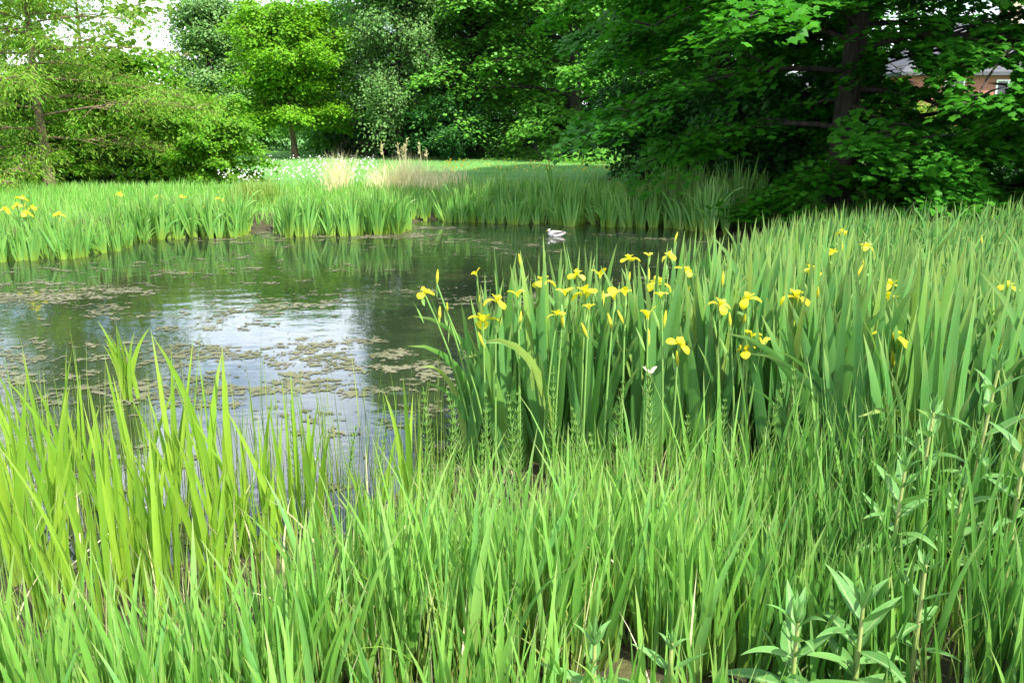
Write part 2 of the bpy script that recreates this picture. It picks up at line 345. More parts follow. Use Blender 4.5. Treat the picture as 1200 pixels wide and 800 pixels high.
pbn=[n for n in t.nodes if n.type=='BSDF_PRINCIPLED'][0]; on=[n for n in t.nodes if n.type=='OUTPUT_MATERIAL'][0]
t.links.new(tr.outputs[0],ms.inputs[1]); t.links.new(pbn.outputs[0],ms.inputs[2]); t.links.new(ms.outputs[0],on.inputs[0])
tag(link('algae',npmesh('algae',VV,fq),M['algae']),'tan and olive algae scum floating in broken mats on the pond','algae',kind='stuff')

# ---------------------------------------------------------------- trees
LEAF={
 'oval':(np.array([[0,0],[.36,.3],[.4,.6],[0,1.05],[-.4,.6],[-.36,.3]])),
 'maple':(np.array([[0,0],[.28,.10],[.50,.02],[.46,.30],[.62,.52],[.34,.56],[.22,.72],[0,1.05],[-.22,.72],[-.34,.56],[-.62,.52],[-.46,.30],[-.50,.02],[-.28,.10]])),
 'quad':(np.array([[0,0],[.38,.45],[0,1.],[-.38,.45]])),
 'needle':(np.array([[0,0],[.10,.5],[0,1.],[-.10,.5]])),
}
def leaves(rng,C,nrm,tdir,size,shape,curl=.18):
    """C (n,3) leaf foot; nrm upper side; tdir direction of the tip"""
    n=len(C); nrm=nrm/np.linalg.norm(nrm,axis=1,keepdims=True)
    tdir=tdir-nrm*np.sum(tdir*nrm,1,keepdims=True); tdir/=np.linalg.norm(tdir,axis=1,keepdims=True)+1e-9
    s=np.cross(tdir,nrm); L=LEAF[shape]; k=len(L)
    sz=size[:,None,None]
    V=C[:,None,:]+sz*(L[None,:,0,None]*s[:,None,:]+L[None,:,1,None]*tdir[:,None,:]-curl*(np.abs(L[None,:,0,None])+.5*L[None,:,1,None]**2)*nrm[:,None,:])
    Fq=np.arange(n*k).reshape(n,k)
    U=np.zeros((n,k,2)); U[...,0]=rng.integers(0,300,n)[:,None]+.3; U[...,1]=.5
    return V.reshape(-1,3),Fq,U.reshape(-1,2)

def tree_meshes(seed,H,Rc,hb,nl=26,npl=9,nleaf=45,lsize=.14,shape='oval',crad=.55,flat=.16,droop=.35,up=(.15,.75),trunk_r=.18,prof='round',lean=(0,0),gaps=None,place=None,
                jitter=.35,hang=.2,lim_r=.42,bare=.0,side=None,trunk_top=.93,stems=1,fork=0):
    """trunk-with-limbs mesh and crown mesh; sprays of leaves sit on twigs of curved limbs"""
    rng=np.random.default_rng(seed); TG=Geo(); CG=Geo()
    trunks=[]
    for s_ in range(stems):
        k=9; t=np.linspace(0,1,k); a=rng.uniform(0,2*pi); sp=0 if stems==1 else rng.uniform(.2,.5)*Rc
        P=np.stack([lean[0]*t*H+sp*cos(a)*t+.03*H*np.cumsum(rng.normal(0,.12,k)),lean[1]*t*H+sp*sin(a)*t+.03*H*np.cumsum(rng.normal(0,.12,k)),t*H*trunk_top*(1 if stems==1 else rng.uniform(.7,1))],1)
        P[0,:2]=(0.12*cos(a)*(stems>1),0.12*sin(a)*(stems>1)); P[0,2]=-.12
        rr=trunk_r*(1-.85*t**.9); rr[0]*=1.35
        TG.add(*tube(P,rr,9)); trunks.append(P)
    ga=rng.uniform(0,6); kb=bare
    for i in range(nl):
        P=trunks[i%stems]; f=(i+.5)/nl; f=f**.85
        hh=hb+(P[-1,2]*.97-hb)*f*rng.uniform(.93,1.03)
        hh=min(max(hh,.1),P[-1,2])
        b0=np.array([np.interp(hh,P[:,2],P[:,j]) for j in (0,1)]+[hh])
        az=ga+i*2.39996+rng.normal(0,.3)
        if prof=='round': env=np.sqrt(max(.03,1-abs((hh-hb)/(H-hb)*1.55-.62)**2.2))
        elif prof=='cone': env=1.02-.92*(hh-hb)/(H-hb)
        else: env=(.95-.5*((hh-hb)/(H-hb))**2)
        ln=Rc*env*(rng.uniform(.75,1.12) if stems==1 else rng.uniform(.45,1.3))
        if kb: ln*=(1-kb)+kb*smooth(.0,.28,(hh-hb)/(H-hb))
        el=up[0]+(up[1]-up[0])*f+rng.normal(0,.1)
        k=8; t=np.linspace(0,1,k); h=np.array([sin(az),cos(az),0])
        Q=b0+ln*(t[:,None]*h*cos(el))+np.outer(ln*(sin(el)*t-droop*t**2.2),[0,0,1.])
        side_v=np.array([cos(az),-sin(az),0]); Q+=np.outer(ln*.06*np.sin(t*rng.uniform(2,5)+rng.uniform(0,6))*t,side_v)
        Q[:,2]=np.maximum(Q[:,2],.12+.1*t)
        r0=min(trunk_r*lim_r,.016*ln+.010)*(1-.4*f)*(.5 if prof=='cone' else 1)+.006
        TG.add(*tube(Q,r0*(1-.88*t),5))
        for j in range(int(npl*(1-.5*smooth(.22,.42,f))) if prof=='cone' else npl):
            tt=rng.uniform(.06 if prof=='cone' else .22,1.0); tt=tt if j else .98
            q=np.array([np.interp(tt,t,Q[:,c]) for c in range(3)])
            ta=az+rng.choice([-1,1])*rng.uniform(.3,1.3); tlen=ln*rng.uniform(.05,.34)*(1.15-tt*.7)
            e=q+tlen*np.array([sin(ta),cos(ta),rng.uniform(-.25,.3)])
            e[2]=max(e[2],.15)
            TG.add(*tube(np.array([q,(q+e)/2+[0,0,.04*tlen],e]),np.array([r0*.35+.002,r0*.25+.002,.003]),4))
            nn=int(nleaf*rng.uniform(.6,1.4)); cr_=crad*rng.uniform(.6,1.35)
            dirh=np.array([sin(ta),cos(ta),0]); 
            up_n=np.array([0,0,1.])+dirh*rng.uniform(.05,.6)+rng.normal(0,.15,3); up_n/=np.linalg.norm(up_n)
            a1=np.cross(up_n,[0,1,.01]); a1/=np.linalg.norm(a1); a2=np.cross(up_n,a1)
            rad=cr_*np.sqrt(rng.random(nn)); ph=rng.uniform(0,2*pi,nn)
            C=e+np.outer(rad*np.cos(ph),a1)+np.outer(rad*np.sin(ph),a2)+np.outer(rng.normal(0,flat*cr_,nn)-.25*rad**2/max(cr_,.01),up_n)
            C[:,2]=np.maximum(C[:,2],.06)
            nv=up_n+rng.normal(0,jitter,(nn,3)); td=(C-e)+.6*cr_*dirh+np.array([0,0,-hang*cr_])+rng.normal(0,.3*cr_,(nn,3))
            CG.add(*leaves(rng,C,nv,td,lsize*rng.uniform(.65,1.25,nn),shape))
    if gaps:
        x0,y0,z0,rz=place; ca,sa=cos(rz),sin(rz)
        for fi,(v,u_) in enumerate(zip(CG.V,CG.U)):
            k=len(LEAF[shape]); c=v.reshape(-1,k,3).mean(1)
            wx,wy,wz=ca*c[:,0]-sa*c[:,1]+x0,sa*c[:,0]+ca*c[:,1]+y0,c[:,2]+z0
            dp=wy*cos(PITCH)-(wz-CZ)*sin(PITCH); px=600+F*wx/dp; py=400-F*(wy*sin(PITCH)+(wz-CZ)*cos(PITCH))/dp
            drop=np.zeros(len(c),bool)
            for gx_,gy_,gr in gaps: drop|=np.hypot((px-gx_),(py-gy_)*1.15)<gr*rng.uniform(.75,1.2,len(c))
            CG.V[fi]=v.reshape(-1,k,3)[~drop].reshape(-1,3); CG.U[fi]=u_.reshape(-1,k,2)[~drop].reshape(-1,2)
        nv=sum(len(v) for v in CG.V)//k; CG.F={k:[np.arange(nv*k).reshape(nv,k)]}
    return TG.mesh('trunk'),CG.mesh('crown',smooth=False)

TREES={}
def tree(name,px,Y,label,cat,key,mat,bark,rz=0,sc=1.0,group=None,X=None,**kw):
    """a tree thing: Empty > trunk, crown; meshes of the same key are shared"""
    X=xat(px,Y) if X is None else X
    if key not in TREES: TREES[key]=tree_meshes(place=(X,Y,gz(X,Y),rz),**kw)
    tm,cm=TREES[key]
    e=empty(name,(X,Y,gz(X,Y)),rz,sc); tag(e,label,cat,group)
    for nm,me_,mt in (('trunk',tm,M[bark]),('crown',cm,M[mat])):
        o=bpy.data.objects.new(nm,me_); COL.objects.link(o); o.parent=e
        if not me_.materials: me_.materials.append(mt)
        o.material_slots[0].link='OBJECT'; o.material_slots[0].material=mt
    return e

# openings between the maple boughs, through which the houses and the sky show (photo position, size)
GAPS=[(1052,80,20),(1076,94,12),(1062,64,8),(1162,96,24),(940,92,27),(965,100,16),(1098,60,8),(1125,38,11),(1088,128,16),(1185,60,8),(1040,52,10),(868,140,9)]
# large maples on the right bank
MAP=dict(H=12.5,Rc=4.9,hb=.4,nl=68,npl=18,nleaf=84,lsize=.12,shape='maple',crad=.58,flat=.07,droop=.36,up=(.02,.9),trunk_r=.24,lim_r=.25,bare=.38,jitter=.22,hang=.6)
tree('maple_tree',983,15.5,'big dark maple with a thick leaning trunk rising behind the iris bed','maple tree','mapA','maple','bark',rz=.4,seed=101,gaps=GAPS,**MAP)
tree('maple_tree',838,22,'dark maple between the beeches and the big maple, drooping over the meadow edge','maple tree','mapB','maple','bark',rz=1.2,seed=102,**{**MAP,'hb':.7,'bare':.5})
tree('maple_tree',1230,14.5,'maple at the picture edge in front of the red brick house','maple tree','mapD','maple','bark',rz=3.3,seed=104,gaps=GAPS,**MAP)
tree('maple_tree',905,27,'shaded maple standing behind the two front maples','maple tree','mapE','maple','bark',rz=4.0,seed=105,gaps=GAPS,**MAP)
# beeches with layered drooping sprays
BEE=dict(H=16,Rc=5.6,hb=.6,nl=64,npl=17,nleaf=56,lsize=.165,shape='oval',crad=.85,flat=.10,droop=.30,up=(.10,1.0),trunk_r=.34,jitter=.28,hang=.25)
tree('beech_tree',560,47,'broad beech with branches sweeping to the meadow, left of the beech pair','beech tree','beA','beech','bark',rz=0,sc=1.2,seed=201,**BEE)
tree('beech_tree',672,44,'broad dark beech right of the beech pair, sprays touching the grass','beech tree','beB','beech','bark',rz=1,sc=1.2,seed=202,**BEE)
tree('beech_tree',742,50,'tall beech half hidden behind the right beech','beech tree','beA','beech','bark',rz=2.4,sc=1.25)
tree('beech_tree',620,60,'beech standing behind the gap of the beech pair','beech tree','beB','beech','bark',rz=4,sc=1.3)
# lime on the lawn
tree('lime_tree',347,44,'bright green round-crowned tree alone on the lawn with a bare trunk','tree','lime','lime','barkwarm',rz=0,sc=.94,seed=301,H=7.0,Rc=3.6,hb=1.65,nl=60,npl=18,nleaf=52,lsize=.15,shape='oval',crad=.6,flat=.22,droop=.12,up=(.05,1.0),trunk_r=.17,jitter=.4,hang=.2)
# grove behind the lawn
GR=dict(H=9.6,Rc=3.3,hb=1.0,nl=46,npl=13,nleaf=46,lsize=.22,shape='quad',crad=.85,flat=.22,droop=.25,up=(.1,1.0),trunk_r=.24,jitter=.4,hang=.3)
tree('grove_tree',254,57,'blue-green feathery tree beside the sky gap at upper left','tree','grA','birch','bark',seed=401,**{**GR,'hb':.6})
tree('grove_tree',283,62,'leafy tree between the feathery tree and the lawn tree, at the back','tree','grB','grove','barkwarm',seed=402,**{**GR,'H':9.2})
tree('grove_tree',412,60,'pale green tree directly behind the lawn tree','tree','grA','grove','bark',rz=2)
tree('grove_tree',345,72,'distant tree whose top shows above the lawn tree','tree','grB','birch','bark',rz=1,sc=.92)
tree('grove_tree',520,54,'dark tree filling the gap between the birch and the left beech','tree','grB','beech','bark',rz=2.2,sc=1.25)
tree('weeping_birch',470,44.5,'grey-green weeping birch with hanging twigs','birch tree','bir','birch','bark',seed=501,H=14,Rc=3.8,hb=1.6,nl=64,npl=18,nleaf=52,lsize=.15,shape='quad',crad=.55,flat=.55,droop=.55,up=(.3,1.1),trunk_r=.2,jitter=.6,hang=1.6)
tree('copper_conifer',452,48,'brownish conifer with drooping bronze branches below the birch','conifer','cop','copper','bark',seed=502,H=6.2,Rc=2.5,hb=.5,nl=44,npl=12,nleaf=52,lsize=.2,shape='needle',crad=.5,flat=.15,droop=.4,up=(.05,.3),trunk_r=.13,prof='cone',jitter=.4,hang=.6)
tree('grove_tree',590,76,'far tree closing the gap behind the left beech','tree','grB','hedge','bark',rz=3,sc=1.5)
tree('grove_tree',690,80,'far tree closing the gap behind the right beech','tree','grA','hedge','bark',rz=5,sc=1.6)
tree('grove_tree',780,72,'far tree behind the tall beech and the middle maple','tree','grB','hedge','bark',rz=.6,sc=1.5)
# shrubs under the wood
SH=dict(H=2.6,Rc=2.0,hb=.25,nl=26,npl=8,nleaf=40,lsize=.16,shape='quad',crad=.5,flat=.25,droop=.2,up=(.1,1.0),trunk_r=.06,jitter=.45,stems=4)
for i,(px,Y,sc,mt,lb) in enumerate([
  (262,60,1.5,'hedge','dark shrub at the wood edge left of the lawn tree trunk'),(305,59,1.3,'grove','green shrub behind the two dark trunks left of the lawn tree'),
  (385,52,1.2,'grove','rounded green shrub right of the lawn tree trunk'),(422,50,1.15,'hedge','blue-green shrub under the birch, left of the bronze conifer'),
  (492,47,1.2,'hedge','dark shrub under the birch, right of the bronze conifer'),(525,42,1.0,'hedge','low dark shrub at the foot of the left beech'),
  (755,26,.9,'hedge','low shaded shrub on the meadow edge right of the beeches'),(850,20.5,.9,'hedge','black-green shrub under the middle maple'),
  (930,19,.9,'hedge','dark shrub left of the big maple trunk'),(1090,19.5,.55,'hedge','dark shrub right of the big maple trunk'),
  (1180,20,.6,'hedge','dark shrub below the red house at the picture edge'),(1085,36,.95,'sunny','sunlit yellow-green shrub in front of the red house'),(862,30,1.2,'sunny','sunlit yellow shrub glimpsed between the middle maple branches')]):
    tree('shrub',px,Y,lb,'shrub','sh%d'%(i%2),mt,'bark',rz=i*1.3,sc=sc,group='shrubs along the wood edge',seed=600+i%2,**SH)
# left bank
tree('larch_tree',58,22.5,'yellow-green larch with wispy horizontal branches and a slim trunk','larch tree','lar','larch','barkwarm',rz=.3,sc=1.55,seed=701,H=5.4,Rc=3.2,hb=.3,nl=44,npl=24,nleaf=95,lsize=.085,shape='needle',crad=.34,flat=.3,droop=.16,up=(.0,.35),trunk_r=.085,prof='cone',jitter=.7,hang=.5,bare=0)
tree('oak_tree',112,28,'slim oak sprig tree with olive leaves against the white sky','oak tree','oak','oak','barkwarm',rz=0,sc=1.55,seed=702,H=4.7,Rc=1.9,hb=1.5,nl=16,npl=7,nleaf=22,lsize=.14,shape='oval',crad=.4,flat=.25,droop=.1,up=(.1,.7),trunk_r=.07,jitter=.6)
tree('hazel_bush',198,25.5,'spreading bright green bush overhanging the shaded irises','bush','haz','bush','barkwarm',rz=0,sc=1.28,seed=703,H=1.9,Rc=1.3,hb=.16,nl=46,npl=12,nleaf=46,lsize=.085,shape='oval',crad=.30,flat=.12,droop=.12,up=(-.05,.9),trunk_r=.05,jitter=.45,stems=4)
tree('hazel_bush',125,27,'taller bush behind the larch and the overhanging bush','bush','haz','bush','barkwarm',rz=2,sc=1.72)
tree('hazel_bush',246,24.5,'low bush at the right foot of the overhanging bush, reaching out over the shore','bush','haz','bush','barkwarm',rz=5,sc=.98)
tree('hazel_bush',72,23.8,'small low bush at the foot of the larch trunk','bush','haz','bush','barkwarm',rz=3.1,sc=.85)
tree('hazel_bush',20,26.5,'bush half hidden behind the larch at the left edge','bush','haz','bush','barkwarm',rz=4,sc=1.35)
tree('grove_tree',-30,36,'shady tree behind the larch at the left edge','tree','grS','oak','bark',rz=4,seed=403,**{**GR,'H':4.6,'Rc':2.9,'hb':.5,'lsize':.15,'crad':.5,'nl':30})

# ---------------------------------------------------------------- houses behind the maples
def boxv(x0,x1,y0,y1,z0,z1):
    V=np.array([(x,y,z) for z in (z0,z1) for y in (y0,y1) for x in (x0,x1)],float)
    Fq=np.array([[0,2,3,1],[4,5,7,6],[0,1,5,4],[2,6,7,3],[0,4,6,2],[1,3,7,5]]); return V,Fq
def boxes(L):
    G=Geo()
    for b in L: G.add(*boxv(*b))
    return G.mesh('box',smooth=False)
def brickmat(name,c1,c2,mo):
    m,t=newmat(name); o=N(t,'ShaderNodeOutputMaterial'); pb=N(t,'ShaderNodeBsdfPrincipled'); pb.inputs['Roughness'].default_value=.9
    tc=N(t,'ShaderNodeTexCoord'); mp=N(t,'ShaderNodeMapping'); mp.inputs['Rotation'].default_value=(pi/2,0,0); br=N(t,'ShaderNodeTexBrick'); br.inputs['Scale'].default_value=4
    br.inputs['Color1'].default_value=(*c1,1); br.inputs['Color2'].default_value=(*c2,1); br.inputs['Mortar'].default_value=(*mo,1)
    t.links.new(tc.outputs['Object'],mp.inputs[0]); t.links.new(mp.outputs[0],br.inputs[0]); t.links.new(br.outputs[0],pb.inputs[0]); t.links.new(pb.outputs[0],o.inputs[0]); return m
def house(px0,px1,Y,eave,rise,depth,wallm,roofm,label,wins,chim):
    X0,X1=xat(px0,Y),xat(px1,Y); g0=gz(X0,Y)
    e=empty('house',((X0+X1)/2,Y,g0)); tag(e,label,'house')
    w=(X1-X0)/2; D=depth
    link('wall',boxes([(-w,w,0,D,-.3,eave)]),wallm,e)
    ov=.45; r=min(w,D/2)
    V=np.array([(-w-ov,-ov,eave+.003),(w+ov,-ov,eave+.003),(w+ov,D+ov,eave+.003),(-w-ov,D+ov,eave+.003),(-w+r,D/2,eave+rise),(w-r,D/2,eave+rise),
                (-w-ov,-ov,eave+.18),(w+ov,-ov,eave+.18),(w+ov,D+ov,eave+.18),(-w-ov,D+ov,eave+.18)])
    q=np.array([[6,7,5,4],[8,9,4,5],[0,1,7,6],[1,2,8,7],[2,3,9,8],[3,0,6,9],[3,2,1,0]]); tri=np.array([[9,6,4],[7,8,5]])
    ro=link('roof',npmesh('roof',V,[q,tri],smooth=False),roofm,e)
    for cx in chim: link('chimney',boxes([(cx-.45,cx+.45,D/2-.4,D/2+.4,eave+rise*.5,eave+rise+1.1),(cx-.2,cx+.2,D/2-.2,D/2+.2,eave+rise+1.102,eave+rise+1.45)]),M['chim'],ro)
    for (wx_,wz,ww,wh) in wins:
        f=.09
        fr=link('window',boxes([(wx_-ww/2,wx_+ww/2,-.06,-.003,wz,wz+f),(wx_-ww/2,wx_+ww/2,-.06,-.003,wz+wh-f,wz+wh),(wx_-ww/2,wx_-ww/2+f,-.06,-.003,wz+f+.002,wz+wh-f-.002),(wx_+ww/2-f,wx_+ww/2,-.06,-.003,wz+f+.002,wz+wh-f-.002),(wx_-f/2,wx_+f/2,-.06,-.003,wz+f+.002,wz+wh-f-.002)]),M['frame'],e)
        link('pane',boxes([(wx_-ww/2+f+.002,wx_-f/2-.002,-.03,-.004,wz+f+.002,wz+wh-f-.002),(wx_+f/2+.002,wx_+ww/2-f-.002,-.03,-.004,wz+f+.002,wz+wh-f-.002)]),M['glass'],fr)
    return e
M['brick']=brickmat('red_brick',(.34,.10,.065),(.26,.075,.05),(.3,.24,.2))
M['slate']=noisemat('slate',[(.3,(.045,.045,.052)),(.7,(.085,.085,.095))],scale=3,stretch=(.6,1,6),rough=.6)
M['render']=noisemat('pale_render',[(.3,(.62,.6,.56)),(.7,(.74,.72,.68))],scale=2,rough=.9)
M['chim']=noisemat('buff_chimney',[(.3,(.36,.28,.2)),(.7,(.46,.37,.28))],scale=5)
M['frame']=noisemat('white_frame',[(.3,(.75,.75,.73)),(.7,(.82,.82,.8))],scale=2,rough=.5)
m,t=newmat('window_glass'); o=N(t,'ShaderNodeOutputMaterial'); pb=N(t,'ShaderNodeBsdfPrincipled'); pb.inputs['Base Color'].default_value=(.03,.035,.04,1); pb.inputs['Roughness'].default_value=.08; t.links.new(pb.outputs[0],o.inputs[0]); M['glass']=m
house(1052,1275,48,zat(90,48)-.25,3.4,7.5,M['brick'],M['slate'],'red brick house with grey slate hip roof behind the maples',[(-2.6,2.6,1.1,1.4),(.3,2.6,1.3,1.4),(3.2,2.6,1.3,1.4)],[2.0])
house(922,985,70,zat(104,70)-.2,1.6,7,M['render'],M['slate'],'pale rendered house glimpsed through the maple leaves',[(-.4,3.0,1.0,1.2)],[])

# ---------------------------------------------------------------- iris plants
def fan(seed,n=6,h=1.0,w=.052,spread=.17,bendy=.12):
    rng=np.random.default_rng(seed); k=n
    off=np.linspace(-1,1,k)+rng.normal(0,.12,k)
    base=np.zeros((k,3)); base[:,0]=off*.03; base[:,1]=rng.normal(0,.012,k)
    ln=h*(1-.28*np.abs(off)**1.4)*rng.uniform(.86,1.08,k)
    lean=np.abs(off)*spread+rng.normal(0,.03,k)
    az=np.where(off>=0,pi/2,-pi/2)+rng.normal(0,.25,k)
    bend=rng.gamma(1.2,bendy,k); br=rng.random(k)<.10; bend[br]+=rng.uniform(.5,1.5,br.sum())
    return ribbons(base,az,lean,ln,w*rng.uniform(.75,1.15,k),bend,pi/2+rng.normal(0,.25,k),segs=9,prof='blade',fold=.07,bpow=2.4,twist=rng.normal(0,.35,k),rid=rng.integers(0,300,k))
NV=18
FANS=[fan(900+i,n=[5,6,7,5][i%4]) for i in range(NV)]
FM=[npmesh('iris_plant',v,f,u_) for v,f,u_ in FANS]
for q in FM: q.materials.append(M['iris'])
STAND=[(-.32,4.25),(.3,4.0),(.9,3.9),(1.35,3.45),(1.6,2.85),(2.4,2.6),(9,4.0),(13,10.5),(6,12.3),(3.9,11.6),(3.1,10.2),(2.5,8.7),(1.75,7.0),(1.0,5.75),(.15,4.95)]
sp_=.118
GX,GY=np.meshgrid(np.arange(-1,13,sp_),np.arange(3,13,sp_)); pts=np.stack([GX.ravel(),GY.ravel()],1)+R.uniform(-.5,.5,(GX.size,2))*sp_
d=sdpoly(pts[:,0],pts[:,1],STAND); pts=pts[(d<0)]; 
vis=np.abs(pts[:,0])<.66*pts[:,1]+.4; pts=pts[vis]
dens=fbm(pts[:,0]*1.1,pts[:,1]*1.1,77,3); pts=pts[(dens>.30)&(R.random(len(pts))<.95-.48*smooth(4.8,8,pts[:,1]))]
pts=pts[np.argsort(np.hypot(pts[:,0],pts[:,1]))]
print('iris fans',len(pts))
def stamp(G,v,f,u_,x,y,z,rz,sc,lx=0,ly=0):
    c,s=cos(rz),sin(rz); V=v.copy()*sc
    V=np.stack([c*V[:,0]-s*V[:,1]+lx*V[:,2],s*V[:,0]+c*V[:,1]+ly*V[:,2],V[:,2]],1)+[x,y,z]
    U=u_.copy(); U[:,0]+=R.integers(0,500); G.add(V,f,U)
GZ=np.minimum(ground_z(pts[:,0],pts[:,1]),.12)
hs=.97+.24*fbm(pts[:,0]*.9,pts[:,1]*.9,55,3)-.26*smooth(4.6,8.5,pts[:,1])-.08*smooth(1.5,4,pts[:,0])
IB=Geo()
for i,(x_,y_) in enumerate(pts):
    z_=GZ[i]-.03; sc=hs[i]*(R.uniform(.74,1.12) if pts[i,1]>5.6 else R.uniform(.84,1.08)); rz=R.uniform(-.9,.9)+(pi if R.random()<.5 else 0)
    # plants at the open left and front rim lean outward a little
    if i<300:
        q=FM[R.integers(NV)]; o=bpy.data.objects.new('iris_plant',q); COL.objects.link(o); o.location=(x_,y_,z_); o.scale=(sc,)*3
        o.rotation_euler=(R.normal(0,.05),R.normal(.03,.05),rz)
        lab='sword-leaved iris plant without a bloom in the front of the iris bed'
        tag(o,lab,'iris plant','leafy iris plants in the front of the bed')
    else:
        v,f,u_=FANS[R.integers(NV)]; stamp(IB,v,f,u_,x_,y_,z_,rz,sc,R.normal(.03,.06),R.normal(0,.05))
# far-bank irises belong to the same bed of leaves
def far_fans(poly_pts,n,h,spread_y):
    """poly_pts: line of photo positions of the leaf feet"""
    P=np.array([at(px,py,.02) for px,py in poly_pts]); seg=np.linalg.norm(np.diff(P[:,:2],axis=0),axis=1); cum=np.concatenate([[0],np.cumsum(seg)])
    for s in R.uniform(0,cum[-1],n):
        x_=np.interp(s,cum,P[:,0]); y_=np.interp(s,cum,P[:,1])+R.uniform(0,1)**1.3*spread_y
        v,f,u_=FANS[R.integers(NV)]
        cl=fbm(np.array([x_*1.3]),np.array([y_*1.3]),123,3)[0]
        if cl<.36 and R.random()<.75: continue
        stamp(IF,v,f,u_,x_+R.normal(0,.08),y_,max(-.05,min(.2,gz(x_,y_)))-.02,R.uniform(-1,1)+(pi if R.random()<.5 else 0),h*(.55+.9*cl)*R.uniform(.6,1.15),R.normal(0,.14),R.normal(0,.08))
IF=Geo()
far_fans([(522,259),(600,262),(690,265),(785,266),(850,275)],420,.86,1.5)
far_fans([(780,262),(900,262)],160,.9,2.2)
far_fans([(322,277),(400,276),(470,273)],150,.72,.9)
far_fans([(200,279),(285,277)],80,.75,.8)
far_fans([(120,283),(205,279)],70,.85,.9)
far_fans([(-80,306),(0,306),(75,303),(135,294)],150,.66,1.5)
far_fans([(470,258),(525,258)],30,.6,1.2)
me=IB.mesh('iris_bed'); me.materials.append(M['iris'])
tag(link('iris_bed',me,None),'dense bed of iris leaves stretching back to the maples','iris leaves',kind='stuff')
me=IF.mesh('iris_fringe'); me.materials.append(M['irisfar'])
tag(link('iris_fringe',me,None),'fringe of iris leaves along the far pond shore','iris leaves',kind='stuff')

# ---------------------------------------------------------------- yellow iris blooms
def petal(G,az,L,w,rise,dropang,rid,segs=10,bpow=1.1,lean=.5,zb=0.0):
    b=np.array([[0,0,zb]]); G.add(*ribbons(b,az,lean,L,w,dropang,az+pi/2,segs=segs,prof='petal',fold=-.12,bpow=bpow,rid=np.array([rid])))
def flower_mesh(seed,side=False):
    rng=np.random.default_rng(seed); G=Geo(); a0=rng.uniform(0,2*pi)
    for k in range(3): petal(G,a0+k*2*pi/3+rng.normal(0,.15),.098*rng.uniform(.85,1.15),.070*rng.uniform(.8,1.15),0,2.15+rng.normal(0,.3),seed*7+k,lean=.62,bpow=.75)
    for k in range(3): petal(G,a0+pi/3+k*2*pi/3,.045,.018,0,.5,seed*7+3+k,lean=.25)
    for k in range(3): petal(G,a0+k*2*pi/3,.058,.030,0,.9,seed*7+6+k,lean=.35,zb=.004)
    return G.mesh('flower')
def half_mesh(seed):
    rng=np.random.default_rng(seed); G=Geo(); a0=rng.uniform(0,6)
    for k in range(3): petal(G,a0+k*2*pi/3,.09,.045*rng.uniform(.8,1.2),0,1.0+rng.uniform(-.3,1.3),seed*5+k,lean=.15)
    return G.mesh('flower')
def bud_mesh():
    t=np.linspace(0,1,8); r=.0075*np.sin(np.clip(t*1.05,0,1)*pi)**.7+.002
    G=Geo(); G.add(*tube(np.stack([.006*t,0*t,t*.10],1),r,7)); return G.mesh('bud')
def spathe_mesh(seed):
    rng=np.random.default_rng(seed)
    G=Geo(); G.add(*ribbons(np.array([[0,0,-.07],[0.004,0,-.16]]),np.array([rng.uniform(0,6),rng.uniform(0,6)]),np.array([.18,.35]),np.array([.09,.13]),np.array([.020,.018]),np.array([.1,.2]),rng.uniform(0,6,2),segs=6,prof='lance',fold=.3)); return G.mesh('spathe')
FL=[flower_mesh(i+1) for i in range(5)]; HF=[half_mesh(i+31) for i in range(4)]; BU=[bud_mesh()]; SPA=[spathe_mesh(i) for i in range(3)]
for q in FL+HF: q.materials.append(M['petal'])
for q in BU: q.materials.append(M['bud'])
for q in SPA: q.materials.append(M['fstem'])
WI=half_mesh(77); WI.materials.append(M['wither'])
OPEN,HALF,BUD,WITH=0,1,2,3
